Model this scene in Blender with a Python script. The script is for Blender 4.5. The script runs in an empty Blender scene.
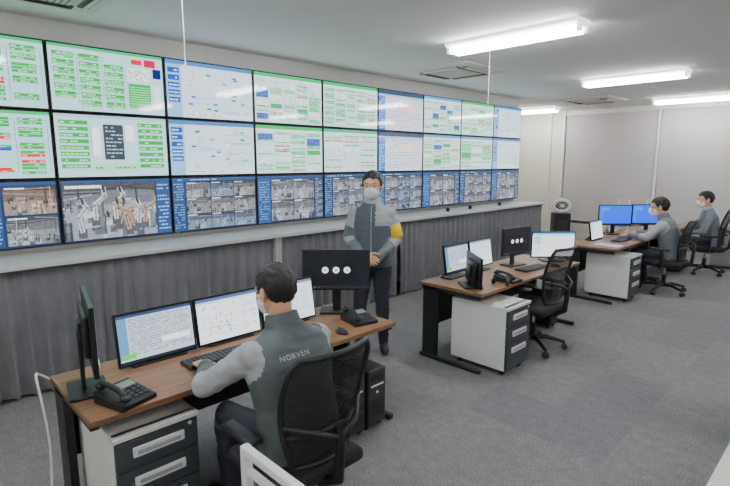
import bpy, bmesh, math, random
from mathutils import Vector, Matrix, noise
from mathutils.bvhtree import BVHTree
R=random.Random(7)
pi=math.pi
H=1.82; CEIL=2.98; D=4.9

# ------------------------------------------------------------ materials
def lin(c):
    o=[]
    for v in c[:3]:
        v=v/255.0
        o.append(v/12.92 if v<=0.04045 else ((v+0.055)/1.055)**2.4)
    return tuple(o)+(1.0,)
MC={}
def mat(name,c,rough=.5,metal=0.0,emis=0.0,var=.06,nscale=30,bump=0.0,alpha=1.0,spec=.5,trans=0.0):
    if name in MC: return MC[name]
    m=bpy.data.materials.new(name); m.use_nodes=True
    nt=m.node_tree; b=nt.nodes['Principled BSDF']
    col=lin(c)
    tc=nt.nodes.new('ShaderNodeTexCoord')
    n=nt.nodes.new('ShaderNodeTexNoise'); n.inputs['Scale'].default_value=nscale; n.inputs['Detail'].default_value=3
    nt.links.new(tc.outputs['Object'],n.inputs['Vector'])
    r=nt.nodes.new('ShaderNodeValToRGB')
    r.color_ramp.elements[0].position=.3; r.color_ramp.elements[1].position=.7
    r.color_ramp.elements[0].color=tuple(x*(1-var) for x in col[:3])+(1,)
    r.color_ramp.elements[1].color=tuple(min(1,x*(1+var)) for x in col[:3])+(1,)
    nt.links.new(n.outputs['Fac'],r.inputs['Fac'])
    nt.links.new(r.outputs['Color'],b.inputs['Base Color'])
    b.inputs['Roughness'].default_value=rough; b.inputs['Metallic'].default_value=metal
    b.inputs['Specular IOR Level'].default_value=spec
    b.inputs['Alpha'].default_value=alpha
    b.inputs['Transmission Weight'].default_value=trans
    if emis>0:
        b.inputs['Emission Color'].default_value=col; b.inputs['Emission Strength'].default_value=emis
    if bump>0:
        bp=nt.nodes.new('ShaderNodeBump'); bp.inputs['Strength'].default_value=bump; bp.inputs['Distance'].default_value=.01
        nt.links.new(n.outputs['Fac'],bp.inputs['Height']); nt.links.new(bp.outputs['Normal'],b.inputs['Normal'])
    MC[name]=m
    return m
def screen_mat(name,strength,rough=.05,photo=False,pscale=40):
    m=bpy.data.materials.new(name); m.use_nodes=True
    nt=m.node_tree; b=nt.nodes['Principled BSDF']
    a=nt.nodes.new('ShaderNodeAttribute'); a.attribute_name='Col'
    b.inputs['Base Color'].default_value=(.012,.014,.018,1)
    b.inputs['Roughness'].default_value=rough
    b.inputs['Emission Strength'].default_value=strength
    if not photo:
        nt.links.new(a.outputs['Color'],b.inputs['Emission Color'])
    else:
        tc=nt.nodes.new('ShaderNodeTexCoord')
        n=nt.nodes.new('ShaderNodeTexNoise'); n.inputs['Scale'].default_value=pscale; n.inputs['Detail'].default_value=6
        nt.links.new(tc.outputs['Object'],n.inputs['Vector'])
        r=nt.nodes.new('ShaderNodeMapRange'); r.inputs['From Min'].default_value=.38;r.inputs['From Max'].default_value=.62
        r.inputs['To Min'].default_value=.82;r.inputs['To Max'].default_value=1.12
        nt.links.new(n.outputs['Fac'],r.inputs['Value'])
        m2=nt.nodes.new('ShaderNodeMixRGB'); m2.blend_type='MULTIPLY'; m2.inputs[0].default_value=1
        nt.links.new(a.outputs['Color'],m2.inputs[1]); nt.links.new(r.outputs[0],m2.inputs[2])
        nt.links.new(m2.outputs[0],b.inputs['Emission Color'])
    return m
M_scr=screen_mat('display_pixels',1.95)
M_pho=screen_mat('display_camera_feed',1.35,photo=True)
M_mon=screen_mat('monitor_pixels',2.0,rough=.15)
M_bez=mat('bezel_black',(18,18,20),.35)
M_black=mat('black_plastic',(24,24,26),.45)
M_dk=mat('dark_grey_plastic',(52,54,58),.5)
M_steel=mat('black_steel',(28,28,30),.4)
M_white=mat('white_paint',(238,238,235),.5,var=.02)
M_chrome=mat('chrome',(200,200,205),.2,metal=1)
M_alu=mat('handle_silver',(230,232,234),.35,var=.02)
M_ped=mat('pedestal_white',(230,231,228),.4,var=.02)
M_pedf=mat('pedestal_drawer_grey',(60,66,70),.45)
M_lens=mat('lamp_diffuser',(250,252,255),.4,emis=54,var=0)

# ------------------------------------------------------------ builder
class Bld:
    def __init__(s): s.v=[];s.f=[];s.m=[];s.c=[];s.sm=[];s.M=Matrix.Identity(4)
    def add(s,vs,fs,mi=0,col=None,smooth=False):
        o=len(s.v)
        s.v+= [s.M@Vector(p) for p in vs]
        for f in fs:
            s.f.append([i+o for i in f]); s.m.append(mi); s.c.append(col or (1,1,1,1)); s.sm.append(smooth)
    def box(s,c,d,mi=0,bevel=0,seg=2,rot=None,smooth=False):
        bm=bmesh.new(); bmesh.ops.create_cube(bm,size=1)
        for v in bm.verts: v.co=Vector((v.co.x*d[0],v.co.y*d[1],v.co.z*d[2]))
        if bevel>0: bmesh.ops.bevel(bm,geom=list(bm.edges),offset=bevel,segments=seg,profile=.5,affect='EDGES')
        Rm=rot or Matrix.Identity(4)
        bm.verts.index_update()
        vs=[(Rm@v.co)+Vector(c) for v in bm.verts]; fs=[[v.index for v in f.verts] for f in bm.faces]
        s.add(vs,fs,mi,smooth=smooth or bevel>.008); bm.free()
    def loft(s,rings,mi=0,cap=True,smooth=True,closed=False):
        n=len(rings[0]); vs=[p for r in rings for p in r]; fs=[]
        L=len(rings)
        for i in range(L-1 if not closed else L):
            j=(i+1)%L
            for k in range(n):
                fs.append([i*n+k,i*n+(k+1)%n,j*n+(k+1)%n,j*n+k])
        s.add(vs,fs,mi,smooth=smooth)
        if cap and not closed:
            s.add(rings[0],[list(range(n))[::-1]],mi,smooth=False); s.add(rings[-1],[list(range(n))],mi,smooth=False)
    def cyl(s,p1,p2,r1,r2=None,n=16,mi=0,smooth=True):
        s.tube([p1,p2],[r1,r1 if r2 is None else r2],n,mi,smooth=smooth)
    def tube(s,path,r,n=10,mi=0,closed=False,smooth=True):
        P=[Vector(p) for p in path]; L=len(P)
        if not isinstance(r,(list,tuple)): r=[r]*L
        rings=[];ref=None
        for i in range(L):
            if closed: t=P[(i+1)%L]-P[i-1]
            else: t=P[min(i+1,L-1)]-P[max(i-1,0)]
            t.normalize()
            if ref is None:
                ref=Vector((0,0,1)) if abs(t.z)<.9 else Vector((1,0,0))
            u=(ref-t*ref.dot(t)).normalized(); w=t.cross(u); ref=u
            rings.append([P[i]+(u*math.cos(a)+w*math.sin(a))*r[i] for a in [2*pi*k/n for k in range(n)]])
        s.loft(rings,mi,cap=not closed,closed=closed,smooth=smooth)
    def ell(s,c,rad,mi=0,rot=None,nu=16,nv=10,fn=None):
        vs=[];fs=[];c=Vector(c);Rm=(rot or Matrix.Identity(3))
        for i in range(nv+1):
            th=pi*i/nv
            if i in(0,nv):
                pts=[(0,0,math.cos(th))]
            else: pts=[(math.sin(th)*math.cos(2*pi*k/nu),math.sin(th)*math.sin(2*pi*k/nu),math.cos(th)) for k in range(nu)]
            for p in pts:
                q=Rm@Vector((p[0]*rad[0],p[1]*rad[1],p[2]*rad[2]))+c
                if fn: q=fn(q)
                vs.append(q)
        for k in range(nu): fs.append([0,1+k,1+(k+1)%nu])
        for i in range(nv-2):
            a=1+i*nu;b=a+nu
            for k in range(nu): fs.append([a+k,b+k,b+(k+1)%nu,a+(k+1)%nu])
        last=len(vs)-1;a=1+(nv-2)*nu
        for k in range(nu): fs.append([a+k,last,a+(k+1)%nu])
        s.add(vs,fs,mi,smooth=True)
    def capsule(s,p1,r1,p2,r2,mi=0,n=14):
        p1=Vector(p1);p2=Vector(p2);t=(p2-p1)
        if t.length<1e-6: return
        t.normalize(); path=[];rr=[]
        for k in (0,1,2,3): a=(pi/2)*(1-k/4*1.0)*.999; path.append(p1-t*r1*math.sin(a)); rr.append(max(r1*math.cos(a),r1*.05))
        path.append(p1);rr.append(r1);path.append(p2);rr.append(r2)
        for k in (1,2,3,4): a=(pi/2)*(k/4)*.999; path.append(p2+t*r2*math.sin(a)); rr.append(max(r2*math.cos(a),r2*.05))
        s.tube(path,rr,n,mi)
    def obj(s,name,mats,parent=None,loc=(0,0,0),rot=(0,0,0)):
        me=bpy.data.meshes.new(name)
        me.from_pydata([tuple(v) for v in s.v],[],s.f)
        for m in mats: me.materials.append(m)
        me.polygons.foreach_set('material_index',s.m)
        me.polygons.foreach_set('use_smooth',s.sm)
        hascol=any(c!=(1,1,1,1) for c in s.c)
        if hascol:
            ca=me.color_attributes.new('Col','FLOAT_COLOR','CORNER'); buf=[]
            for f,c in zip(s.f,s.c):
                for _ in f: buf+=list(c)
            ca.data.foreach_set('color',buf)
        me.update()
        if not hascol:
            bm=bmesh.new(); bm.from_mesh(me); bmesh.ops.recalc_face_normals(bm,faces=bm.faces); bm.to_mesh(me); bm.free()
        ob=bpy.data.objects.new(name,me); bpy.context.scene.collection.objects.link(ob)
        ob.location=loc; ob.rotation_euler=rot
        if parent: ob.parent=parent
        return ob
def empty(name,loc,rz=0):
    e=bpy.data.objects.new(name,None); bpy.context.scene.collection.objects.link(e)
    e.location=loc; e.rotation_euler=(0,0,rz); e.empty_display_size=.1
    return e
def sbox(name,lo,hi,m,bevel=0):
    b=Bld(); b.box([(a+c)/2 for a,c in zip(lo,hi)],[c-a for a,c in zip(lo,hi)],0,bevel)
    return b.obj(name,[m])

# ------------------------------------------------------------ room shell
def floor_mat():
    m=bpy.data.materials.new('carpet_tiles'); m.use_nodes=True; nt=m.node_tree; b=nt.nodes['Principled BSDF']
    N=nt.nodes.new; L=nt.links.new
    g=N('ShaderNodeNewGeometry')
    sc=N('ShaderNodeVectorMath'); sc.operation='SCALE'; sc.inputs['Scale'].default_value=2.0
    L(g.outputs['Position'],sc.inputs[0])
    fl=N('ShaderNodeVectorMath'); fl.operation='FLOOR'; L(sc.outputs[0],fl.inputs[0])
    wn=N('ShaderNodeTexWhiteNoise'); L(fl.outputs[0],wn.inputs['Vector'])
    n=N('ShaderNodeTexNoise'); n.inputs['Scale'].default_value=90; n.inputs['Detail'].default_value=5; L(g.outputs['Position'],n.inputs['Vector'])
    n2=N('ShaderNodeTexNoise'); n2.inputs['Scale'].default_value=14; n2.inputs['Detail'].default_value=5; L(g.outputs['Position'],n2.inputs['Vector'])
    r=N('ShaderNodeValToRGB'); e=r.color_ramp.elements
    e[0].position=.12; e[0].color=lin((119,118,120)); e[1].position=.45; e[1].color=lin((126,125,126))
    L(wn.outputs['Value'],r.inputs['Fac'])
    mx=N('ShaderNodeMixRGB'); mx.blend_type='OVERLAY'; mx.inputs[0].default_value=.75; L(r.outputs[0],mx.inputs[1]); L(n.outputs['Fac'],mx.inputs[2])
    mx2=N('ShaderNodeMixRGB'); mx2.blend_type='OVERLAY'; mx2.inputs[0].default_value=.25; L(mx.outputs[0],mx2.inputs[1]); L(n2.outputs['Fac'],mx2.inputs[2])
    L(mx2.outputs[0],b.inputs['Base Color']); b.inputs['Roughness'].default_value=.95; b.inputs['Specular IOR Level'].default_value=.1
    bp=N('ShaderNodeBump'); bp.inputs['Strength'].default_value=.4; bp.inputs['Distance'].default_value=.006; L(n.outputs['Fac'],bp.inputs['Height']); L(bp.outputs[0],b.inputs['Normal'])
    return m
XL,XR,YN,YF=-6.9,3.2,-3.2,11.75
M_wall=mat('cream_wallpaper',(236,231,215),.8,var=.02,nscale=60,bump=.1)
M_ceil=mat('ceiling_board',(240,238,235),.85,var=.02,nscale=80,bump=.15)
sbox('floor',(XL-.1,YN-.1,-.1),(XR+.1,YF+.1,0),floor_mat())
sbox('ceiling',(XL-.1,YN-.1,CEIL),(XR+.1,YF+.1,CEIL+.1),M_ceil)
sbox('wall_left',(-5.4,YN,0),(-5.0,9.02,CEIL),mat('white_wallpaper',(238,237,234),.8,var=.02,nscale=60))
sbox('wall_outer_left',(XL-.1,YN,0),(XL,YF,CEIL),M_wall)
sbox('wall_back',(XL,YF,0),(XR,YF+.1,CEIL),M_wall)
sbox('wall_right',(XR,YN,0),(XR+.1,YF,CEIL),M_wall)
sbox('wall_front',(XL,YN-.1,0),(XR,YN,CEIL),M_wall)
sbox('baseboard_back',(XL,YF-.015,0),(XR,YF,.07),mat('baseboard_grey',(120,116,110),.6))

# roller blinds
M_blind=mat('blind_fabric',(204,198,194),.85,var=.03,nscale=200)
for i,(a,c) in enumerate([(-5.24,-3.31),(-3.27,-1.30),(-1.26,.70),(.74,2.7)]):
    b=Bld()
    b.box(((a+c)/2,YF-.05,1.64),(c-a-.03,.006,2.42),0)
    b.box(((a+c)/2,YF-.055,2.89),(c-a,.09,.10),1,.01)
    b.box(((a+c)/2,YF-.05,.42),(c-a,.02,.04),1,.004)
    b.box((c+.02,YF-.08,1.7),(.045,.04,2.5),1,.004)
    b.obj('roller_blind',[M_blind,mat('blind_rail',(244,243,240),.5)])
    w=Bld(); w.box(((a+c)/2,YF-.012,1.65),(c-a-.1,.02,2.3),0)
    w.obj('window_%d'%(i+1),[mat('window_glass_night',(150,155,160),.15)])
sbox('trim_3',(-5.30,YF-.1,.4),(-5.255,YF,2.95),MC['blind_rail'],.004)
b=Bld()
b.tube([(-5.62,YF-.03,CEIL-.01),(-5.62,YF-.03,1.0),(-5.62,YF-.03,.05)],.018,8)
b.obj('wall_conduit',[M_white])

# ------------------------------------------------------------ ceiling lights
def light(x,y):
    b=Bld(); L=1.34; z=CEIL
    prof=[(-.12,-.0),(-.12,-.025),(-.06,-.06),(.06,-.06),(.12,-.025),(.12,0)]
    rings=[[Vector((x+sx,y+p[0],z+p[1])) for p in prof] for sx in (-L/2,L/2)]
    b.loft(rings,0,smooth=False)
    for s in (-1,1):
        b.cyl((x-L/2+.04,y+s*.062,z-.082),(x+L/2-.04,y+s*.062,z-.082),.022,n=12,mi=1)
        for e in (-1,1): b.box((x+e*(L/2-.02),y+s*.062,z-.065),(.035,.05,.07),0,.006)
    b.obj('ceiling_light_fixture',[mat('fixture_white',(245,246,246),.4,emis=1.5,var=0),M_lens])
for y in (-2.12,1.13,4.38,7.63,10.88):
    for x in (-2.53,.77): light(x,y)
light(-5.75,10.88)
for (x,y,zb) in [(-3.0,1.44,2.39),(-3.0,4.77,2.42)]:
    b=Bld(); b.cyl((x,y,CEIL),(x,y,zb),.0035,n=6); b.ell((x,y,zb),(.006,.006,.014)); b.cyl((x,y,CEIL-.02),(x,y,CEIL),.02,n=12)
    b.obj('light_pull_cord',[mat('cord_white',(215,215,212),.5)])

# AC cassettes
def cassette(x,y):
    b=Bld(); z=CEIL; S=.475
    def fr(s,z0): return [Vector((x-s,y-s,z0)),Vector((x+s,y-s,z0)),Vector((x+s,y+s,z0)),Vector((x-s,y+s,z0))]
    b.loft([fr(S,z),fr(S,z-.012),fr(S-.03,z-.03),fr(S-.06,z-.032)],0,smooth=False)
    b.box((x,y,z-.036),(.5,.5,.012),1,.003)
    for i in range(13): b.box((x,y-.23+i*.038,z-.045),(.48,.022,.01),0)
    for k in range(4):
        a=k*pi/2; Rm=Matrix.Rotation(a,4,'Z')
        p=Rm@Vector((0,.335,0))
        b.box((x+p.x,y+p.y,z-.036),(.56,.075,.012),1,rot=Rm)
        q=Rm@Vector((0,.35,0))
        b.box((x+q.x,y+q.y,z-.045),(.54,.06,.006),0,rot=Rm@Matrix.Rotation(.35,4,'X'))
    b.obj('ceiling_air_conditioner',[mat('ac_panel',(222,217,204),.5,var=.02),mat('ac_slot',(110,107,100),.7)])
for y in (.95,5.6,10.05): cassette(-4.02,y)

# ------------------------------------------------------------ screen content
def glyphrow(o,x0,x1,y,h,col,rng,dens=.75):
    x=x0
    while x<x1-.01:
        w=rng.uniform(.01,.04)
        if rng.random()<dens: o.append(('q',x,y,min(x+w,x1),y+h,col,0))
        x+=w+.008
def feed(o,x0,y0,x1,y1,rng,n,base,style=0):
    """a camera picture of a machine hall: floor, wall, conveyor lines, machine bodies, robot arms"""
    W_=x1-x0;H_=y1-y0
    cl=lambda p:(min(max(p[0],x0),x1),min(max(p[1],y0),y1))
    sh=lambda f:tuple(max(6,min(255,int(c*f))) for c in base)
    hz=rng.uniform(.5,.68)
    o.append(('q',x0,y0,x1,y1,sh(.66),1))
    o.append(('q',x0,y0,x1,y0+H_*hz,sh(.88),1))
    o.append(('q',x0,y0+H_*.86,x1,y1,sh(.45),1))
    def bar(cx,cy,L,t,a,col):
        ca,sa=math.cos(a),math.sin(a)
        P=[(-L,-t),(L,-t),(L,t),(-L,t)]
        o.append(('p',[cl((x0+W_*(cx+(u*ca-v*sa)),y0+H_*(cy+(u*sa+v*ca)*1.6))) for u,v in P],col,1))
    # perspective aisle
    ax=rng.uniform(.3,.7)
    o.append(('p',[cl((x0+W_*u,y0+H_*v)) for u,v in ((ax-.22,0),(ax+.12,0),(ax+.03,hz),(ax-.03,hz))],sh(1.08),1))
    # roof trusses and columns
    for k in range(4): bar(rng.random(),rng.uniform(.7,.95),rng.uniform(.2,.5),.008,rng.uniform(-.12,.12),sh(rng.choice([.35,.95])))
    for k in range(4): bar(rng.random(),rng.uniform(.55,.8),.22,.010,pi/2,sh(rng.choice([.38,.5,1.0])))
    for i in range(n//2):
        cx=rng.random(); cy=rng.uniform(.08,hz+.08); s=1.15-.75*cy/hz*.8
        w=rng.uniform(.05,.12)*s; h=rng.uniform(.05,.13)*s; f=rng.choice([.48,.6,.75,.95,1.05])
        bar(cx,cy,w,h,0,sh(f)); bar(cx,cy+h*.75,w,h*.25,0,sh(min(1.2,f*1.22))); bar(cx+w*.8,cy,w*.2,h,0,sh(f*.68))
        bar(cx-w*.3,cy-h*.2,w*.35,h*.3,0,sh(f*.6)); 
        if rng.random()<.4: bar(cx,cy+h*1.2,w*.1,h*.5,0,sh(.4))
        if rng.random()<.3: bar(cx-w*.5,cy+h*.2,w*.12,h*.12,0,rng.choice([(200,160,90),(120,160,200),(190,110,90)]))
    for _ in range(style):  # robot arms
        x,y=rng.uniform(.12,.88),rng.uniform(.08,.35); a=rng.uniform(1.1,2.0); c=rng.choice([(205,209,214),(216,219,222),(198,170,140)])
        bar(x,y-.03,.045,.05,0,(92,98,108))
        for L in (.17,.14,.08):
            nx=x+L*math.cos(a);ny=y+L*math.sin(a)*1.6
            bar((x+nx)/2,(y+ny)/2,L*.52,.024,a,c); bar((x+nx)/2,(y+ny)/2-.014,L*.45,.006,a,tuple(int(v*.62) for v in c))
            for rr,cc in ((1,tuple(int(v*.8) for v in c)),(.55,(84,90,98))):
                o.append(('p',[cl((x0+W_*(nx+.03*rr*math.cos(t)),y0+H_*(ny+.048*rr*math.sin(t)))) for t in [2*pi*i/12 for i in range(12)]],cc,1))
            x,y=nx,ny;a+=rng.choice([-1,1])*rng.uniform(.6,1.3)
        bar(x,y,.012,.04,.2,(60,64,72))
    o.append(('q',x0+W_*.03,y1-H_*.09,x0+W_*.4,y1-H_*.04,(225,230,235),0))
def content(kind,rng):
    o=[]; q=lambda a,b,c,d,col,m=0:o.append(('q',a,b,c,d,col,m))
    G=(0,170,62);DG=(20,110,70);RD=(225,20,40);LN=(90,110,120)
    if kind=='flow':
        q(0,0,1,1,(172,216,224)); q(0,.955,1,1,(20,180,105)); q(0,.925,.35,.95,(20,110,80))
        cols=[.03,.27,.52,.76]
        for cx in cols:
            y=.86
            while y>.05:
                n=rng.choice([1,2,2,3])
                if rng.random()<.9:
                    for k in range(n):
                        yy=y-k*.05
                        if yy<.04: break
                        q(cx,yy,cx+.18,yy+.042,G if rng.random()<.84 else RD)
                        glyphrow(o,cx+.01,cx+.17,yy+.013,.012,(205,245,220),rng,.6)
                    q(cx+.18,y+.01,cx+.215,y+.015,LN)
                y-=n*.05+rng.choice([.02,.04,.08])
            q(cx+.215,.12,cx+.219,.85,LN)
        for _ in range(5):
            x=rng.uniform(.05,.8);y=rng.uniform(.1,.8); q(x,y,x+.1,y+.05,rng.choice([RD,(250,250,250),(40,70,190)]))
    elif kind=='flowtop':
        q(0,0,1,1,(178,218,226)); q(0,.955,1,1,(20,180,105))
        for r in range(7):
            y=.84-r*.12
            for cx in (.03,.24,.45):
                if rng.random()<.9:
                    q(cx,y,cx+.17,y+.05,G); glyphrow(o,cx+.01,cx+.16,y+.015,.016,(205,245,220),rng,.6)
                    q(cx,y-.045,cx+.17,y-.005,(30,195,95)); glyphrow(o,cx+.01,cx+.14,y-.035,.014,(225,250,235),rng)
                q(cx+.17,y+.02,cx+.22,y+.026,LN)
        q(.22,.1,.224,.86,LN);q(.43,.2,.434,.86,LN)
        q(.70,.82,.80,.9,RD);q(.82,.80,.93,.92,(190,20,70));q(.90,.62,.98,.78,(15,20,110));q(.66,.55,.86,.76,(240,246,246))
        for k in range(5): glyphrow(o,.67,.85,.57+k*.035,.015,LN,rng)
        q(.66,.10,.87,.5,G)
        for k in range(9): q(.67,.12+k*.04,.86,.135+k*.04,(130,225,165))
        q(.9,.1,.97,.5,(225,236,240))
    elif kind=='flowdark':
        q(0,0,1,1,(178,218,226)); q(0,.955,1,1,(160,190,210))
        for cx in (.03,.72):
            for r in range(8):
                y=.84-r*.1
                q(cx,y,cx+.24,y+.065,G if rng.random()<.85 else RD); glyphrow(o,cx+.01,cx+.22,y+.02,.02,(205,245,220),rng,.6)
        q(.40,.28,.58,.86,(50,62,76))
        for k in range(9): glyphrow(o,.42,.57,.32+k*.06,.02,(170,190,200),rng)
        q(.60,.6,.68,.86,(245,248,250));q(.3,.35,.37,.8,(245,248,250));q(.29,.3,.294,.85,LN);q(.3,.1,.7,.2,(160,220,185))
        glyphrow(o,.31,.69,.13,.03,G,rng)
    elif kind=='table':
        q(0,0,1,1,(194,222,226)); q(0,.93,1,1,rng.choice([(20,180,100),(90,150,200),(60,170,140)])); q(0,.88,1,.93,(215,232,232))
        nc=rng.choice([3,4,5]); pr=rng.uniform(.35,.8)
        for ci in range(nc):
            cx=.02+ci*.97/nc; wd=.97/nc-.03
            y=.83
            while y>.04:
                if rng.random()<.12:
                    hh=rng.uniform(.08,.16); q(cx,max(.03,y-hh),cx+wd,y,rng.choice([(240,244,246),(240,244,246),(225,232,205),(35,90,190),(15,175,85)]))
                    for k in range(int(hh/.035)): glyphrow(o,cx+.01,cx+wd-.01,max(.035,y-hh)+.012+k*.033,.012,(120,135,150),rng)
                    y-=hh+.03; continue
                c=rng.choice([(5,175,75),(20,185,90),(95,215,135)]) if rng.random()<pr else rng.choice([(232,240,240),(214,226,232)])
                if rng.random()<.08:c=RD
                q(cx,y,cx+wd,y+.028,c)
                glyphrow(o,cx+.01,cx+wd-.01,y+.007,.011,(70,100,105) if c[0]>90 and c!=RD else (190,240,210),rng,.5)
                y-=.038 if rng.random()<.85 else .09
    elif kind=='side':
        q(0,0,1,1,(204,224,238)); q(0,.93,1,1,(70,120,180)); q(0,0,.16,.93,(135,185,225))
        for k in range(5): q(.02,.78-k*.13,.14,.87-k*.13,(5,75,185)); glyphrow(o,.03,.13,.81-k*.13,.025,(220,235,250),rng)
        for _ in range(20):
            x=rng.uniform(.2,.9);y=rng.uniform(.12,.82)
            if rng.random()<.5: q(x,y,min(.97,x+rng.uniform(.1,.4)),y+.008,(110,138,172))
            else: q(x,y,x+.004,min(.88,y+rng.uniform(.1,.3)),(110,138,172))
        for _ in range(20):
            x=rng.uniform(.2,.9);y=rng.uniform(.12,.8); q(x,y,x+.05,y+.035,rng.choice([(60,185,75),(40,110,205),(235,200,20),(245,245,245),(15,145,80)]))
        q(.2,.04,.97,.08,(235,245,250)); glyphrow(o,.2,.6,.05,.015,(90,110,150),rng)
    elif kind=='list':
        q(0,0,1,1,(212,222,234)); q(0,.9,1,1,(50,70,105)); q(0,.84,1,.9,(165,182,205)); q(0,0,.14,.84,(40,110,190))
        for k in range(20):
            y=.8-k*.04
            if k%2: q(.16,y-.006,.98,y+.03,(230,235,240))
            glyphrow(o,.17,.97,y,.014,rng.choice([(85,95,115),(120,130,145),(50,110,190)]),rng)
            glyphrow(o,.01,.13,y,.014,(200,215,235),rng)
        q(.45,.5,.8,.7,(245,210,212))
    elif kind in('cctv','cctv3'):
        q(0,0,1,1,(30,48,82)); q(0,.94,1,1,(44,76,124)); glyphrow(o,.02,.5,.955,.02,(150,180,220),rng)
        q(0,0,.13,.94,(42,70,116))
        for k in range(18): glyphrow(o,.01,.12,.88-k*.048,.018,(110,150,200),rng)
        n=3 if kind=='cctv3' else 4
        for i in range(n):
            for j in range(n):
                x0=.145+i*.85/n; y0=.02+j*.91/n
                feed(o,x0,y0,x0+.83/n,y0+.885/n,rng,14,rng.choice([(160,174,196),(150,165,190),(172,178,188),(146,160,188),(166,168,174)]))
    elif kind=='cctv2':
        q(0,0,1,1,(30,48,82)); q(0,.94,1,1,(40,72,120)); q(0,0,.18,.94,(42,78,134)); q(.86,0,1,.94,(34,58,100))
        for k in range(16): glyphrow(o,.02,.16,.86-k*.052,.02,(110,150,205),rng)
        for i in range(2):
            for j in range(2):
                feed(o,.19+i*.333,.03+j*.455,.515+i*.333,.475+j*.455,rng,20,(176,182,194),1)
        for k in range(6): feed(o,.87,.04+k*.15,.99,.175+k*.15,rng,6,(130,148,182))
    elif kind=='big':
        q(0,0,1,1,(30,48,84)); q(0,.96,1,1,(40,74,124)); feed(o,.005,.02,.85,.955,rng,44,(180,188,202),9)
        q(.86,.02,.995,.955,(40,72,128))
        for k in range(13): glyphrow(o,.87,.985,.88-k*.066,.025,(140,175,225),rng)
    elif kind=='mosL':
        q(0,0,1,1,(30,48,84)); q(0,.95,1,1,(38,68,118)); feed(o,0.01,.5,.34,.93,rng,18,(176,172,172),2);feed(o,0.01,.03,.34,.47,rng,18,(165,175,195),1)
        q(.36,.03,.58,.93,(40,68,118))
        for k in range(14): glyphrow(o,.37,.57,.86-k*.06,.02,(130,165,215),rng)
        feed(o,.60,.5,.99,.93,rng,22,(186,164,152),3);feed(o,.60,.03,.99,.47,rng,22,(170,176,186),2)
    elif kind=='dots':
        q(0,0,1,1,(12,13,17)); q(0,0,1,.07,(26,28,34))
        for k,x in enumerate((.33,.5,.67)): o.append(('c',x,.5,.05,(236,238,240),0)); o.append(('c',x,.5,.02,(205,60,40) if k!=1 else (120,120,130),0))
        glyphrow(o,.02,.25,.025,.02,(80,85,95),rng)
    elif kind=='plan':
        q(0,0,1,1,(232,238,245)); q(0,.93,1,1,(70,95,140)); q(0,.88,1,.93,(200,212,226))
        for _ in range(22):
            x=rng.uniform(.05,.85);y=rng.uniform(.12,.8); q(x,y,x+rng.uniform(.05,.25),y+.008,(140,155,175)); q(x,y,x+.005,y+rng.uniform(.03,.16),(140,155,175))
        for _ in range(26):
            x=rng.uniform(.05,.92);y=rng.uniform(.12,.82); q(x,y,x+.026,y+.034,rng.choice([(230,170,30),(40,150,220),(60,180,90),(225,60,50)]))
    elif kind=='log':
        q(0,0,1,1,(180,192,204)); q(0,.94,1,1,(45,68,105)); q(0,.1,.12,.94,(90,135,180)); q(0,0,1,.06,(30,36,48))
        for k in range(18): glyphrow(o,.14,.97,.88-k*.042,.016,rng.choice([(80,92,110),(100,115,130),(130,142,155),(80,90,105)]),rng)
        q(.02,.10,.2,.2,(60,200,60));q(.55,.3,.95,.42,(235,238,240))
    elif kind=='blue':
        q(0,0,1,1,(0,85,240)); q(0,0,1,.06,(10,35,90)); q(.05,.75,.3,.9,(30,130,250));q(.03,.1,.09,.8,(20,115,245))
    elif kind=='web':
        q(0,0,1,1,(236,242,246)); q(0,.92,1,1,(90,160,215)); q(.03,.5,.2,.88,(160,195,225))
        for k in range(10): glyphrow(o,.24,.95,.84-k*.075,.025,(150,165,180),rng)
        q(.03,.1,.2,.44,(205,222,232))
    elif kind=='sheet':
        q(0,0,1,1,(222,232,238)); q(0,.93,1,1,(100,120,145))
        for k in range(15): q(.03,.05+k*.058,.97,.052+k*.058,(150,162,172)); glyphrow(o,.04,.9,.065+k*.058,.02,(130,140,155),rng,.5)
        for k in range(6): q(.03+k*.188,.05,.033+k*.188,.9,(150,162,172))
    return o
def put_content(b,items,w,h,y0,mi=1,mp=2):
    """local: x right, z up, faces -Y"""
    for i,it in enumerate(items):
        y=y0-.0002-.000012*i
        P=lambda u,v:(-w/2+u*w,y,-h/2+v*h)
        if it[0]=='q':
            _,a,c,d,e,col,m=it
            b.add([P(a,c),P(d,c),P(d,e),P(a,e)],[[0,1,2,3]],mp if m else mi,lin(col))
        elif it[0]=='p':
            _,pts,col,m=it
            b.add([P(u,v) for u,v in pts],[list(range(len(pts)))],mp if m else mi,lin(col))
        else:
            _,cx,cy,r,col,m=it
            vs=[(-w/2+cx*w+r*w*math.cos(t),y,-h/2+cy*h+r*w*math.sin(t)) for t in [2*pi*k/24 for k in range(24)]]
            b.add(vs,[list(range(24))],mi,lin(col))

# video wall
W=.9775; RH=.5663; ZB=1.10; Y0=1.152
kinds={2:['flow','flow','flowtop','side','table','table','list','table','table','side'],
       1:['flow','flow','flowdark','side','table','table','list','table','table','side'],
       0:['cctv','mosL','big','cctv3','cctv2','cctv3','cctv3','cctv2','cctv3','cctv2']}
for row in range(3):
    for k in range(10):
        n=k-2
        rng=random.Random(row*50+k+3)
        b=Bld(); yc=Y0+(n+.5)*W; zc=ZB+(row+.5)*RH
        w=W-.006;h=RH-.006
        b.box((0,.045,0),(w,.09,h),0,.003)
        put_content(b,content(kinds[row][k],rng),w-.026,h-.026,-.001)
        b.obj('wall_display',[M_bez,M_scr,M_pho],loc=(-D,yc,zc),rot=(0,0,pi/2))
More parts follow.
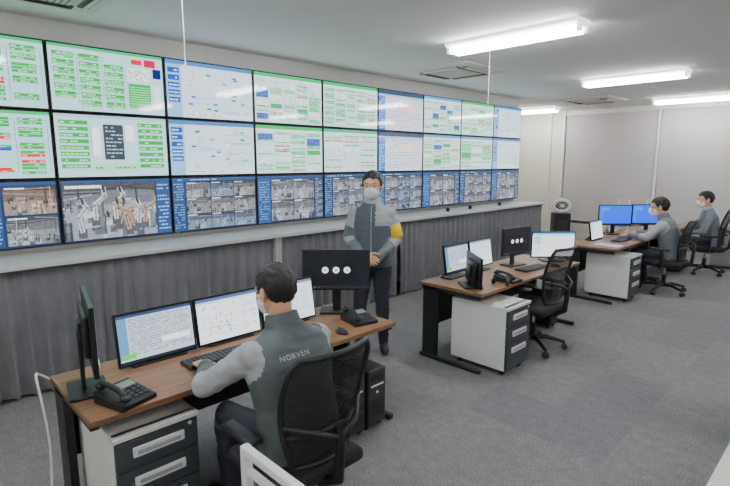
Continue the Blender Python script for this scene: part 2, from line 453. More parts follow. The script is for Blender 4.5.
# ledge + curtains
sbox('display_ledge',(-4.99,-2.6,1.02),(-4.38,9.1,1.055),mat('ledge_white',(206,206,206),.45,var=.02),.004)
def curtain(y0,y1):
    b=Bld(); n=int((y1-y0)/.014); rows=7; vs=[];fs=[]
    ph=R.uniform(0,10)
    for j in range(rows+1):
        t=j/rows; z=1.02-t*.995
        for i in range(n+1):
            y=y0+(y1-y0)*i/n
            p=y*2*pi/.125+ph+2.4*noise.noise(Vector((y*2.3,0,3)))
            amp=(.014+.020*t)*(1+.5*noise.noise(Vector((y*1.3,5,0))))
            x=-4.445+amp*(math.sin(p)+.35*math.sin(2.1*p+t))+.014*noise.noise(Vector((y*1.7,t*2,0)))
            vs.append((x,y+.010*math.sin(p*1.0+1)*t,z))
    for j in range(rows):
        for i in range(n):
            a=j*(n+1)+i; fs.append([a,a+1,a+n+2,a+n+1])
    b.add(vs,fs,0,smooth=True)
    b.cyl((-4.44,y0,1.005),(-4.44,y1,1.005),.012,n=8)
    return b.obj('grey_curtain',[mat('curtain_cloth',(116,116,120),.9,var=.08,nscale=8,bump=.1)])
for a,c in [(-2.6,-.3),(-.28,2.98),(3.1,5.0),(5.02,7.0),(7.02,9.08)]: curtain(a,c)
sbox('trim_1',(-4.47,3.0,0),(-4.40,3.08,1.02),mat('post_grey',(178,176,174),.5),.003)
sbox('trim_2',(-4.99,9.06,0),(-4.5,9.1,1.02),M_white,.003)
for y in (4.35,6.3,6.9,7.8): 
    b=Bld(); b.box((0,0,.03),(.05,.03,.05),0,.008); b.cyl((0,0,0),(0,0,.01),.03,n=16); b.cyl((.026,0,.03),(.03,0,.03),.014,n=12,mi=1)
    b.obj('small_camera',[M_black,M_dk],loc=(-4.6,y,1.055))

# ------------------------------------------------------------ desks
def wood():
    m=bpy.data.materials.new('walnut_top'); m.use_nodes=True; nt=m.node_tree; b=nt.nodes['Principled BSDF']; N=nt.nodes.new; L=nt.links.new
    tc=N('ShaderNodeTexCoord'); mp=N('ShaderNodeMapping'); mp.inputs['Scale'].default_value=(14,1.2,14); L(tc.outputs['Object'],mp.inputs[0])
    n=N('ShaderNodeTexNoise'); n.inputs['Scale'].default_value=3; n.inputs['Detail'].default_value=8; n.inputs['Roughness'].default_value=.65; L(mp.outputs[0],n.inputs['Vector'])
    r=N('ShaderNodeValToRGB'); e=r.color_ramp.elements; e[0].position=.3; e[0].color=lin((108,76,50)); e[1].position=.7; e[1].color=lin((152,114,82))
    L(n.outputs['Fac'],r.inputs['Fac']); L(r.outputs[0],b.inputs['Base Color']); b.inputs['Roughness'].default_value=.42
    return m
M_wood=wood()
def desk(x0,x1,y0,y1,top=M_wood,name='office_desk'):
    e=empty(name,((x0+x1)/2,(y0+y1)/2,0)); w=x1-x0; l=y1-y0
    b=Bld(); b.box((0,0,.705),(w,l,.03),0,.003); b.obj('top',[top],e)
    b=Bld()
    for s in (-1,1):
        y=s*(l/2-.025)
        b.box((-w/2+.12,y,.36),(.16,.04,.66),0,.006)
        b.box((.0,y,.02),(w-.02,.05,.04),0,.01)
        b.box((.0,y,.675),(w-.06,.04,.03),0,.004)
        for t in (-1,1): b.cyl((t*(w/2-.04),y,0),(t*(w/2-.04),y,.012),.018,n=10)
    b.obj('leg_frame',[M_steel],e)
    b=Bld(); b.box((-w/2+.03,0,.46),(.018,l-.1,.40),0,.003)
    b.box((-w/2+.09,0,.655),(.10,l-.14,.04),0,.004)
    for k in range(7): b.box((-w/2+.042,-l/2+.2+k*(l-.4)/6,.46),(.008,.03,.3),0,.002)
    b.obj('modesty_panel',[M_steel],e)
    return e
desk(-2.90,-2.24,.56,2.50)
desk(-2.90,-2.22,3.56,5.50)
desk(-2.90,-2.22,6.62,8.50)
desk(-2.90,-2.22,8.54,10.20)
desk(-.30,.42,1.1,2.9,mat('desk_white',(222,220,214),.4,var=.02))

def pedestal(x0,x1,y0,y1,h=.61):
    e=empty('drawer_pedestal',((x0+x1)/2,(y0+y1)/2,0)); w=x1-x0;l=y1-y0; z0=.055
    b=Bld(); b.box((-.012,0,(h+z0)/2),(w-.024,l,h-z0),0,.008)
    b.box((w/2-.03,0,h-.012),(.06,l,.024),0,.005)
    b.obj('cabinet',[M_ped],e)
    b=Bld(); hs=[.15,.15,.24]; z=h-.028
    for k,dh in enumerate(hs):
        zt=z; z-=dh*(h-.09)/.54
        b.box((w/2-.014,0,(zt+z)/2),(.022,l-.016,zt-z-.006),0,.004)
        zc=zt-.062
        b.box((w/2+.003,0,zc),(.014,l*.60,.05),1,.0065,3)
        b.box((w/2+.008,0,zc-.002),(.008,l*.5,.02),2,.003)
    b.cyl((w/2-.004,l*.38,h-.045),(w/2+.0,l*.38,h-.045),.01,n=12,mi=1)
    b.obj('drawers',[M_pedf,M_alu,mat('pull_recess',(165,168,171),.4)],e)
    b=Bld()
    for sx in (-1,1):
        for sy in (-1,1):
            x=sx*(w/2-.07);y=sy*(l/2-.06)
            b.cyl((x,y-.012,.025),(x,y+.012,.025),.025,n=14); b.box((x,y,.05),(.04,.035,.012),0,.003)
    b.obj('casters',[M_black],e)
pedestal(-2.76,-2.22,.635,1.035)
pedestal(-2.60,-2.03,3.66,4.05)
pedestal(-2.68,-2.10,6.84,7.23)

# pc towers
def tower(x0,x1,y0,y1):
    e=empty('computer_tower',((x0+x1)/2,(y0+y1)/2,0)); w=x1-x0;l=y1-y0
    b=Bld(); b.box((-.01,0,.235),(w-.02,l,.39),0,.006); b.box((w/2-.008,0,.235),(.022,l-.004,.392),1,.008)
    b.box((w/2+.004,0,.37),(.004,l*.7,.035),0,.001); b.box((w/2+.004,0,.32),(.004,l*.7,.012),2)
    for k in range(6): b.box((w/2+.004,0,.10+k*.022),(.004,l*.7,.008),0)
    b.cyl((w/2,0,.27),(w/2+.006,0,.27),.01,n=12,mi=2)
    b.box((0,0,.04),(w*.9,l+.02,.012),0,.003)
    b.obj('case',[M_black,M_dk,M_alu],e)
    b=Bld()
    for sx in(-1,1):
        for sy in (-1,1): b.cyl((sx*w*.4,sy*(l/2-.02)-.008,.018),(sx*w*.4,sy*(l/2-.02)+.008,.018),.018,n=12)
    b.obj('casters',[M_black],e)
tower(-2.66,-2.24,2.03,2.20); tower(-2.66,-2.24,2.23,2.40)
tower(-2.75,-2.35,5.15,5.32)
# ------------------------------------------------------------ monitors
def monitor(loc,rz,w,h,kind,stand=.16,tilt=0.0,name='desktop_monitor',seed=1,low=False):
    e=empty(name,loc,rz); rng=random.Random(seed)
    b=Bld(); zc=stand+h/2
    if low: T=Matrix.Translation((0,0,stand))@Matrix.Rotation(-tilt,4,'X')@Matrix.Translation((0,0,h/2))
    else: T=Matrix.Translation((0,0,zc))@Matrix.Rotation(-tilt,4,'X')
    b.M=T
    b.box((0,.011,0),(w,.022,h),0,.004); 
    if not low: b.box((0,.03,0),(w*.62,.03,h*.6),0,.01)
    put_content(b,content(kind,rng),w-.024,h-.028,-.0005)
    b.obj('screen',[M_bez,M_mon,M_pho],e)
    b=Bld()
    if low:
        b.tube([(0,.03,h*.45),(0,.13,.006)],.008,8); b.tube([(-w*.3,.025,h*.35),(-w*.3,.11,.006)],.007,8); b.tube([(w*.3,.025,h*.35),(w*.3,.11,.006)],.007,8)
        b.box((0,.055,.006),(w*.7,.13,.01),0,.003)
    else:
        b.box((0,.055,zc*.5+.01),(.06,.02,zc),0,.006)
        b.box((0,.04,.008),(.24,.17,.014),0,.006)
        b.box((0,.05,zc),(.09,.02,.09),0,.004)
    b.obj('stand',[M_black],e)
    return e
Z=.72
for i,(y,k) in enumerate([(1.055,'log'),(1.50,'plan'),(1.95,'sheet')]):
    monitor((-2.70,y,Z),pi/2,.435,.29,k,stand=.012,tilt=.16,seed=i+3,low=True)
monitor((-2.69,2.35,Z),pi/4+.02,.49,.30,'dots',stand=.17,seed=8)
monitor((-2.58,.69,Z),pi-.30+.10,.50,.33,'log',stand=.14,seed=9)
# desk 2
for i,(y,k) in enumerate([(3.93,'log'),(4.34,'sheet')]):
    monitor((-2.72,y,Z),pi/2,.39,.28,k,stand=.05,tilt=.16,seed=i+13,low=True)
monitor((-2.62,4.83,Z),pi/2-.15,.46,.29,'dots',stand=.12,seed=18)
monitor((-2.45,5.32,Z),pi/4+.05,.49,.29,'web',stand=.045,seed=19)
monitor((-2.43,3.76,Z),pi-.70,.44,.27,'log',stand=.015,seed=20)
# desk 3
monitor((-2.74,7.98,Z),pi/4,.50,.31,'blue',stand=.14,seed=21)
monitor((-2.385,8.335,Z),pi/4-.02,.50,.31,'blue',stand=.15,seed=22)
monitor((-2.70,7.25,Z),pi/2,.42,.27,'web',stand=.012,tilt=.16,seed=24,low=True)
monitor((-2.70,9.6,Z),pi/2,.46,.28,'web',stand=.10,seed=25)

def phone(loc,rz):
    e=empty('desk_phone',loc,rz); b=Bld()
    prof=[(-.10,0),(.10,0),(.10,.055),(-.10,.02)]
    rings=[[Vector((sx,p[0],p[1])) for p in prof] for sx in (-.09,.09)]
    b.loft(rings,0,smooth=False)
    Rm=Matrix.Rotation(.173,4,'X')
    b.box((.04,.055,.048),(.085,.05,.006),2,.002,rot=Rm)
    for i in range(3):
        for j in range(4): b.box((.01+i*.028,.02-j*.026,.0425-j*.0045),(.02,.017,.008),1,.002,rot=Rm)
    b.obj('base',[M_black,M_dk,mat('phone_lcd',(130,145,130),.3)],e)
    b=Bld(); b.tube([(-.06,-.085,.062),(-.06,-.04,.082),(-.06,.03,.092),(-.06,.085,.09)],[.014,.013,.013,.014],10)
    b.ell((-.06,-.085,.052),(.024,.028,.018)); b.ell((-.06,.085,.076),(.024,.028,.018))
    pts=[(-.085-.012*math.cos(k*.9),-.1+k*.0016,.03+.008*math.sin(k*.9)) for k in range(50)]
    b.tube(pts,.0025,5); b.obj('handset',[M_black],e)
def keyboard(loc,rz,m=M_black):
    e=empty('keyboard',loc,rz); b=Bld(); b.box((0,0,.009),(.42,.14,.016),0,.005)
    for j in range(5):
        for i in range(16): b.box((-.195+i*.026,-.05+j*.025,.019),(.021,.02,.008),1,.002,1)
    b.obj('keys',[m,M_dk],e)
def mouse(loc,rz):
    b=Bld(); b.ell((0,0,.004),(.03,.055,.03),fn=lambda q:Vector((q.x,q.y,max(q.z,0)))); b.box((0,.028,.031),(.006,.016,.006),0,.002)
    b.obj('computer_mouse',[M_black],loc=loc,rot=(0,0,rz))
def papers(loc,rz,n=3,c=(236,236,232)):
    b=Bld()
    for k in range(n): b.box((R.uniform(-.01,.01),R.uniform(-.01,.01),.001+k*.0016),(.21,.297,.0012),0,rot=Matrix.Rotation(R.uniform(-.08,.08),4,'Z'))
    for k in range(10): b.box((-.01,.11-k*.022,.001+n*.0016),(.15,.004,.0004),1)
    b.obj('paper_sheets',[mat('paper%d'%c[0],c,.8,var=.01),mat('ink_grey',(130,130,135),.8)],loc=loc,rot=(0,0,rz))
phone((-2.35,.745,Z),pi/2+.3)
keyboard((-2.51,1.32,Z),pi/2); 
phone((-2.43,2.33,Z),pi/2-.2); mouse((-2.33,2.08,Z),pi/2)
keyboard((-2.42,4.80,Z),pi/2-.1); phone((-2.32,4.14,Z),pi/2); mouse((-2.30,5.08,Z),pi/2)
papers((-2.42,6.9,Z),1.5,4); keyboard((-2.45,7.45,Z),pi/2)
keyboard((-2.45,9.5,Z),pi/2)
b=Bld(); b.tube([(.07*math.cos(t),.02,.07*math.sin(t)+.02) for t in [pi*k/16 for k in range(17)]],.006,8)
for s in(-1,1): b.ell((s*.07,.02,.03),(.015,.03,.03))
b.obj('headset',[M_black],loc=(-2.28,3.92,Z))

# ------------------------------------------------------------ chairs
def mesh_fabric():
    m=bpy.data.materials.new('chair_mesh_fabric'); m.use_nodes=True; nt=m.node_tree; b=nt.nodes['Principled BSDF']; N=nt.nodes.new; L=nt.links.new
    tc=N('ShaderNodeTexCoord'); w=N('ShaderNodeTexWave'); w.bands_direction='Z'; w.inputs['Scale'].default_value=22; L(tc.outputs['Object'],w.inputs['Vector'])
    r=N('ShaderNodeMapRange'); r.inputs['From Min'].default_value=0;r.inputs['From Max'].default_value=1;r.inputs['To Min'].default_value=.6;r.inputs['To Max'].default_value=1
    L(w.outputs['Fac'],r.inputs['Value']); L(r.outputs[0],b.inputs['Alpha'])
    b.inputs['Base Color'].default_value=lin((34,35,39)); b.inputs['Roughness'].default_value=.7
    return m
M_mesh=mesh_fabric()
M_seat=mat('seat_cloth',(34,35,39),.9,bump=.2,nscale=120)
def chair(loc,rz,arms=True,zrot=0.0):
    e=empty('office_chair',loc,rz)
    b=Bld(); b.box((0,.0,.425),(.49,.47,.075),0,.034,5,smooth=True); b.ell((0,.02,.45),(.2,.2,.028)); b.obj('seat',[M_seat],e)
    b=Bld(); nu,nv=14,18
    def P(u,v):
        w=.155+.075*math.sin(min(1,v*1.15)*pi*.62)
        if v>.86: w*=1-((v-.86)/.14)**2*.16
        return Vector((u*w,-.235-.10*v+.035*math.sin(v*pi)+.045*u*u,.50+.53*v))
    vs=[P(-1+2*i/nu,j/nv) for j in range(nv+1) for i in range(nu+1)]; fs=[]
    for j in range(nv):
        for i in range(nu): a=j*(nu+1)+i; fs.append([a,a+1,a+nu+2,a+nu+1])
    b.add(vs,fs,0,smooth=True); b.obj('back_mesh',[M_mesh],e)
    b=Bld(); path=[P(-1,j/nv) for j in range(nv+1)]+[P(-1+2*i/nu,1) for i in range(1,nu+1)]+[P(1,1-j/nv) for j in range(1,nv+1)]+[P(1-2*i/nu,0) for i in range(1,nu)]
    b.tube(path,.014,8,closed=True)
    b.tube([(0,-.02,.385),(0,-.2,.375),(0,-.31,.44),(0,-.325,.60),(0,-.315,.70)],[.028,.028,.026,.022,.018],10)
    for s in(-1,1): b.tube([(0,-.32,.64),(s*.10,-.315,.69),P(s*1,.42)+Vector((0,-.01,0))],[.018,.014,.012],8)
    b.tube([P(-1,.3),P(-.5,.3)+Vector((0,-.03,0)),P(.5,.3)+Vector((0,-.03,0)),P(1,.3)],.012,8)
    b.obj('back_frame',[M_black],e)
    if arms:
        b=Bld()
        for s in(-1,1):
            b.tube([(s*.15,0,.375),(s*.27,0,.385),(s*.29,-.02,.45),(s*.29,-.02,.62)],[.018,.018,.02,.018],10)
            b.box((s*.285,.01,.64),(.075,.24,.03),0,.013,3)
        b.obj('armrests',[M_black],e)
    b=Bld(); b.box((0,0,.375),(.2,.24,.04),0,.01); b.cyl((0,0,.22),(0,0,.37),.016,n=14,mi=1); b.cyl((0,0,.09),(0,0,.25),.028,n=16)
    b.cyl((.12,.05,.37),(.26,.07,.365),.006,n=8)
    for k in range(5):
        a=zrot+k*2*pi/5; c,s=math.cos(a),math.sin(a)
        b.tube([(0,0,.10),(c*.12,s*.12,.115),(c*.30,s*.30,.075)],[.03,.024,.016],8)
        t=Vector((-s,c,0)); p=Vector((c*.30,s*.30,.028))
        b.cyl(p-t*.024,p-t*.006,.028,n=14,mi=2); b.cyl(p+t*.006,p+t*.024,.028,n=14,mi=2); b.cyl(p,p+Vector((0,0,.05)),.008,n=8)
    b.obj('base',[M_black,M_chrome,M_dk],e)
chair((-1.83,1.33,0),pi/2,zrot=.35)
chair((-2.24,4.53,0),pi/2-.05,arms=True,zrot=.3)
chair((-1.98,7.84,0),pi/2,zrot=.5)
chair((-1.88,9.66,0),pi/2+.3,zrot=.1)
chair((-.22,4.12,0),-pi/2,zrot=.62)

# ------------------------------------------------------------ people
def remesh(ob,vox,it=4,fac=.5):
    m=ob.modifiers.new('r','REMESH'); m.mode='VOXEL'; m.voxel_size=vox; m.use_smooth_shade=True
    s=ob.modifiers.new('s','SMOOTH'); s.factor=fac; s.iterations=it
    dg=bpy.context.evaluated_depsgraph_get(); dg.update()
    me=bpy.data.meshes.new_from_object(ob.evaluated_get(dg))
    mats=[x for x in ob.data.materials]
    ob.modifiers.clear(); ob.data=me
    me.materials.clear()
    for x in mats: me.materials.append(x)
    n=len(me.polygons)
    me.polygons.foreach_set('use_smooth',[True]*n); me.polygons.foreach_set('material_index',[0]*n)
    return ob
M_skin=mat('skin',(216,166,136),.55,var=.04,nscale=60)
M_hair=mat('black_hair',(22,20,20),.55,var=.3,nscale=160,bump=.6)
M_maskm=mat('face_mask',(238,240,242),.8,var=.01)
M_eye=mat('eye_dark',(20,16,14),.2); M_eyew=mat('eye_white',(230,228,222),.3)
M_shoe=mat('shoe_black',(24,24,26),.5)
def segd(p,a,b):
    ab=b-a; t=max(0,min(1,(p-a).dot(ab)/ab.length_squared)); return (p-(a+ab*t)).length,t
def head(e,pos,yaw,pitch,mask=True,roll=0,hs=1.0):
    M=Matrix.Translation(pos)@Matrix.Rotation(yaw,4,'Z')@Matrix.Rotation(-pitch,4,'X')@Matrix.Rotation(roll,4,'Y')@Matrix.Scale(hs,4)
    b=Bld(); b.M=M
    b.ell((0,-.012,.03),(.077,.097,.086),nu=24,nv=16)
    b.ell((0,.012,-.035),(.061,.078,.078),nu=24,nv=14)
    b.ell((0,.045,-.088),(.034,.036,.026))
    b.ell((0,.075,.018),(.055,.02,.018))
    for s in (-1,1):
        b.ell((s*.036,.062,-.03),(.026,.026,.024)); b.ell((s*.080,-.008,-.008),(.012,.021,.034),rot=Matrix.Rotation(s*.25,3,'Z'))
    b.loft([[Vector((.011*k*math.cos(t),.088+y,z))+Vector((0,.012*k*math.sin(t),0)) for t in [2*pi*i/8 for i in range(8)]] for k,y,z in ((.5,-.008,.012),(.8,0,-.008),(1.2,.008,-.03),(1.0,.002,-.042))],0)
    b.ell((0,.083,-.066),(.024,.012,.006)); b.ell((0,.081,-.075),(.02,.012,.006))
    b.M=Matrix.Identity(4)
    nk=M@Vector((0,-.03,-.06)); nb=Vector(pos)+Vector((0,-.035,-.19))
    b.capsule(nk,.052,nb,.056)
    ob=b.obj('head',[M_skin],e); remesh(ob,.0055,3)
    b=Bld(); b.M=M
    for s in(-1,1):
        b.ell((s*.031,.083,.002),(.013,.007,.007),1); b.ell((s*.031,.0885,.002),(.0065,.004,.0065),0)
        b.box((s*.032,.0905,.024),(.03,.006,.005),2,.002,rot=Matrix.Rotation(-s*.1,4,'Y'))
    b.obj('eyes',[M_eye,M_eyew,M_hair],e)
    C=Vector((0,-.014,.026))
    def hf(q):
        y=q.y
        pts=[(.12,.062),(.07,.058),(.045,.045),(.03,.01),(.012,-.018),(-.012,.022),(-.03,.01),(-.04,-.05),(-.12,-.078)]
        hl=pts[-1][1]
        for (a,za),(c,zc) in zip(pts,pts[1:]):
            if c<=y<=a: hl=zc+(za-zc)*(y-c)/(a-c); break
        if y>.12: hl=.062
        hl+=.010*noise.noise(q*110)+(.008*math.sin(q.x*90) if y>.05 else 0)
        d=q-C
        k=max(0,min(1,(q.z-hl)/.010))
        n=.07*noise.noise(Vector((q.x*70,q.y*35,q.z*25)))+.03*noise.noise(Vector((q.x*160,q.y*60,q.z*60)))
        return C+d*((.80+.20*k)*(1+n*k))
    b=Bld(); b.M=M; b.ell(C,(.0865,.107,.105),nu=72,nv=52,fn=hf); b.obj('hair',[M_hair],e)
    if mask:
        Cm=Vector((0,.01,-.045))
        def mf(q):
            r=q-Cm; top=.008-.42*abs(q.x); bot=-.112
            k=min(max(0,min(1,(q.y-.022)/.015)),max(0,min(1,(top-q.z)/.01)),max(0,min(1,(q.z-bot)/.01)))
            pleat=.0015*math.sin(q.z*300)
            return Cm+r*(.72+.28*k)+Vector((0,pleat*k,0))
        b=Bld(); b.M=M; b.ell(Cm,(.069,.108,.082),nu=40,nv=32,fn=mf)
        for s in(-1,1):
            b.tube([(s*.06,.045,-.022),(s*.074,.01,-.005),(s*.084,-.018,.008),(s*.086,-.025,-.01)],.0018,5)
            b.tube([(s*.055,.04,-.07),(s*.074,.0,-.045),(s*.085,-.022,-.025)],.0018,5)
        b.obj('face_mask',[M_maskm],e)
def hand(e,wrist,fdir,pn,side,curl,nm):
    y=Vector(fdir).normalized(); z=-(Vector(pn)-y*Vector(pn).dot(y)).normalized(); x=y.cross(z)
    M=Matrix((x,y,z)).transposed().to_4x4(); M.translation=Vector(wrist)
    ts=-side
    b=Bld(); b.M=M
    rings=[]
    for yy,w,t in ((-.03,.027,.02),(0,.028,.019),(.03,.036,.018),(.07,.041,.015),(.092,.038,.011)):
        rings.append([Vector((w*math.cos(a),yy,t*math.sin(a))) for a in [2*pi*k/16 for k in range(16)]])
    b.loft(rings,0)
    for i,(fx,L) in enumerate(((.030,.072),(.0105,.082),(-.0105,.076),(-.030,.060))):
        p=Vector((ts*fx,.084,0)); a=0; sp=ts*fx*1.6
        for k,(fr,r1,r2) in enumerate(((.45,.0095,.0088),(.31,.0088,.008),(.24,.008,.0068))):
            a+=curl*(.8 if k==0 else 1.0)*(1+.08*i)
            d=Vector((sp*math.cos(a),math.cos(a),-math.sin(a))).normalized()
            q=p+d*L*fr; b.capsule(p,r1,q,r2,n=10); p=q
    p=Vector((ts*.026,.022,-.004))
    for d,L,r1,r2 in ((Vector((ts*.75,.65,-.25)),.042,.0135,.011),(Vector((ts*.45,.85,-.35)),.032,.011,.0095),(Vector((ts*.15,.95,-.4)),.026,.0095,.0075)):
        q=p+d.normalized()*L; b.capsule(p,r1,q,r2,n=10); p=q
    ob=b.obj(nm,[M_skin],e); remesh(ob,.0035,3,.4)
def person(loc,rz,pelvis,lean,side,elbows,wrists,knees,ankles,hd,mats,handspec,armband=False,text=None,mask=True,vox=.011,name='man',ws=1.0,sw=.172,hs=1.06,band=None,front=None):
    e=empty(name,loc,rz)
    P=Vector(pelvis); bones=[]
    def spine(s):
        n=20; p=P.copy(); ss=0
        for k in range(n):
            ds=s/n; a=lean[0]+(lean[1]-lean[0])*max(0,(ss+ds/2))/.55
            p=p+Vector((side,math.sin(a),math.cos(a))).normalized()*ds; ss+=ds
        a=lean[0]+(lean[1]-lean[0])*max(0,s)/.55
        return p,Vector((0,math.cos(a),-math.sin(a)))
    b=Bld(); rings=[]
    for s,w,d in ((-.11,.135,.09),(-.07,.168,.115),(0,.182,.13),(.09,.176,.128),(.18,.172,.125),(.28,.185,.13),(.37,.198,.13),(.43,.196,.115),(.475,.165,.095),(.51,.11,.08),(.545,.075,.072),(.575,.066,.066)):
        c,dv=spine(s)
        if s<.5: w*=ws; d*=(1+(ws-1)*.6)
        rings.append([c+Vector((w*math.copysign(abs(math.cos(a))**.85,math.cos(a)),0,0))+dv*d*math.copysign(abs(math.sin(a))**.85,math.sin(a)) for a in [2*pi*k/28 for k in range(28)]])
    b.loft(rings,0)
    for s0,s1 in ((-.08,.1),(.1,.3),(.3,.45)): bones.append(('torso',spine(s0)[0],spine(s1)[0],.15*ws,.16*ws))
    bones.append(('collar',spine(.53)[0],spine(.62)[0],.07,.07))
    sc,_=spine(.435)
    for i,sx in enumerate((-1,1)):
        S=sc+Vector((sx*sw,0,0)); E=Vector(elbows[i]); Wv=Vector(wrists[i])
        b.ell(S,(.066,.068,.066)); b.capsule(S,.062,E,.050); b.capsule(E,.050,Wv,.036)
        b.capsule(S.lerp(E,.15),.063,S.lerp(E,.55),.058)
        bones.append(('upper%d'%i,S,E,.065,.05)); bones.append(('fore%d'%i,E,Wv,.05,.036))
        hp=P+Vector((sx*.088,.0,-.03)); K=Vector(knees[i]); A=Vector(ankles[i])
        b.capsule(hp,.098,hp.lerp(K,.5),.084); b.capsule(hp.lerp(K,.5),.084,K,.064); b.capsule(K,.064,K.lerp(A,.4),.060); b.capsule(K.lerp(A,.4),.060,A,.047)
        bones.append(('leg%d'%i,hp,K,.09,.064)); bones.append(('leg%d'%i,K,A,.064,.047))
        fd=Vector((sx*.18,1,0)).normalized()
        Rf=Matrix.Rotation(-sx*.18,3,'Z'); fc=A+fd*.065; fc.z=.045
        b.ell(fc,(.046,.135,.046),rot=Rf,fn=lambda q:Vector((q.x,q.y,max(q.z,.006)))); b.capsule(A+Vector((0,0,-.0)),.045,Vector((A.x,A.y,.055)),.042)
        bones.append(('shoe',Vector((A.x,A.y,.03)),fc+fd*.1,.045,.04))
    ob=b.obj('body',mats+[M_shoe],e); remesh(ob,vox,5)
    me=ob.data
    nrm=[v.normal.copy() for v in me.vertices]; cs=[v.co.copy() for v in me.vertices]; buf=[]
    for c,nn in zip(cs,nrm):
        if c.z>.12:
            n=noise.noise(c*9+Vector((rz*3,loc[1],0)))*.008+(1-abs(noise.noise(Vector((c.x*10,c.y*10,c.z*26)))*2))*.005
            c=c+nn*n
        buf+=[c.x,c.y,c.z]
    me.vertices.foreach_set('co',buf); me.update()
    zone={'torso':0,'collar':2,'upper0':1,'upper1':1,'fore0':1,'fore1':1,'leg0':3,'leg1':3,'shoe':4}
    hem=spine(-.06)[0]; hd_dir=(spine(.0)[0]-hem).normalized(); shz=spine(.33)[0]; mi=[]
    for pc in [p.center.copy() for p in me.polygons]:
        best=9;lb='torso';bt=0
        for l,a,c,r1,r2 in bones:
            d,t=segd(pc,a,c); d-=r1+(r2-r1)*t
            if d<best: best=d;lb=l;bt=t
        z=zone[lb]
        if lb=='torso' and (pc-hem).dot(hd_dir)<-.0: z=3
        if lb.startswith('leg') and bt<.12 and (pc-hem).dot(hd_dir)>.0: z=0
        if lb.startswith('fore') and bt>.35: z=5
        if lb.startswith('upper') and band and not (band[0]<bt<band[1]): z=5
        if front and lb=='torso' and z==0 and (pc-shz).dot(hd_dir)>0 and pc.y>0 and pc.x<front: z=1
        mi.append(z)
    me.polygons.foreach_set('material_index',mi)
    b=Bld(); c,dv=spine(.535); c2,_=spine(.59)
    def ring(c,w,d): return [c+Vector((w*math.cos(a),0,0))+dv*d*math.sin(a) for a in [2*pi*k/24 for k in range(24)]]
    b.loft([ring(c,.088,.084),ring(c2,.076,.076),ring(c2,.069,.069),ring(c,.07,.07)],0,cap=False)
    zp=[spine(s)[0]+spine(s)[1]*(d+.006) for s,d in ((-.05,.118),(.05,.13),(.15,.128),(.25,.13),(.35,.131),(.42,.12),(.48,.098),(.52,.085))]
    b.tube(zp,.0035,6)
    b.obj('collar',[mats[2]],e)
    for i in range(2):
        E=Vector(elbows[i]);Wv=Vector(wrists[i]); d=(Wv-E).normalized()
        b=Bld(); b.tube([Wv-d*.03,Wv+d*.022,Wv+d*.03],[.041,.039,.03],16); b.obj('cuff_%d'%i,[mats[5]],e)
    if armband:
        S=sc+Vector((-sw,0,0)); E=Vector(elbows[0]); 
        b=Bld(); b.tube([S.lerp(E,.42),S.lerp(E,.44),S.lerp(E,.92),S.lerp(E,.94)],[.062,.068,.062,.056],24); b.obj('arm_band',[mat('yellow_armband',(245,205,20),.6)],e)
    hd_=spine(.69)[0]+Vector((0,.012,.005))
    head(e,hd_+Vector((side*.02,0,0)),hd[0],hd[1],mask,hs=hs)
    for i in range(2):
        sd=(-1,1)[i]; E=Vector(elbows[i]);Wv=Vector(wrists[i])
        f,pn,cu=handspec[i]
        hand(e,Wv+Vector(f).normalized()*.035,f,pn,sd,cu,('left_hand','right_hand')[i])
    if text:
        cu=bpy.data.curves.new('t','FONT'); cu.body=text; cu.size=.033; cu.align_x='CENTER'; cu.space_character=1.2
        to=bpy.data.objects.new('t',cu); bpy.context.scene.collection.objects.link(to)
        dg=bpy.context.evaluated_depsgraph_get(); dg.update()
        tm=bpy.data.meshes.new_from_object(to.evaluated_get(dg)); bpy.data.objects.remove(to)
        bvh=BVHTree.FromPolygons([v.co.copy() for v in me.vertices],[list(p.vertices) for p in me.polygons])
        c,dv=spine(.395); up=(spine(.4)[0]-spine(.34)[0]).normalized()
        for v in tm.vertices:
            o=c+Vector((v.co.x-.055,0,0))+up*v.co.y-dv*.5
            h=bvh.ray_cast(o,dv)
            v.co=(h[0]-dv*.004) if h[0] else o+dv*.36
        tm.materials.append(mat('print_light',(190,194,197),.6)); t=bpy.data.objects.new('back_print',tm); bpy.context.scene.collection.objects.link(t); t.parent=e
    return e
U_dark=mat('uniform_charcoal',(80,88,98),.8,nscale=12,var=.08,bump=.1)
U_light=mat('uniform_light_grey',(164,168,172),.8,nscale=12,var=.05)
U_mid=mat('uniform_grey',(108,116,124),.8,nscale=12,var=.08,bump=.1)
U_navy=mat('trousers_navy',(40,43,54),.85,nscale=12,var=.1)
U_vest=mat('vest_grey',(84,92,94),.75,nscale=12,var=.08,bump=.1)
person((-3.29,3.33,0),-pi*.75-.10,(0,0,.90),(-.02,.03),0,
   [(-.235,-.01,1.10),(.235,-.02,1.10)],[(-.085,.19,.965),(.075,.20,.985)],
   [(-.10,.03,.49),(.11,.03,.49)],[(-.11,-.01,.09),(.13,-.01,.09)],(-.05,.02),
   [U_dark,U_light,U_light,U_navy,M_shoe,U_mid],
   [((.75,.45,-.35),(.1,-.9,-.2),.45),((-.75,.5,-.3),(-.1,-.9,-.3),.5)],armband=True,vox=.010,ws=.98,sw=.158,hs=1.10,band=(-1,.5),front=-.04)
person((-1.83,1.33,0),pi/2,(0,-.03,.535),(.10,.28),-.01,
   [(-.34,.24,.795),(.27,.26,.79)],[(-.20,.485,.775),(.13,.485,.775)],
   [(-.13,.42,.52),(.13,.42,.52)],[(-.13,.40,.09),(.14,.40,.09)],(.10,.16),
   [U_vest,U_light,U_vest,U_navy,M_shoe,U_vest],
   [((.25,1,-.12),(0,-.1,-1),.28),((-.2,1,-.12),(0,-.1,-1),.28)],text='NORVEN',vox=.010,ws=1.13,sw=.19,hs=1.03)
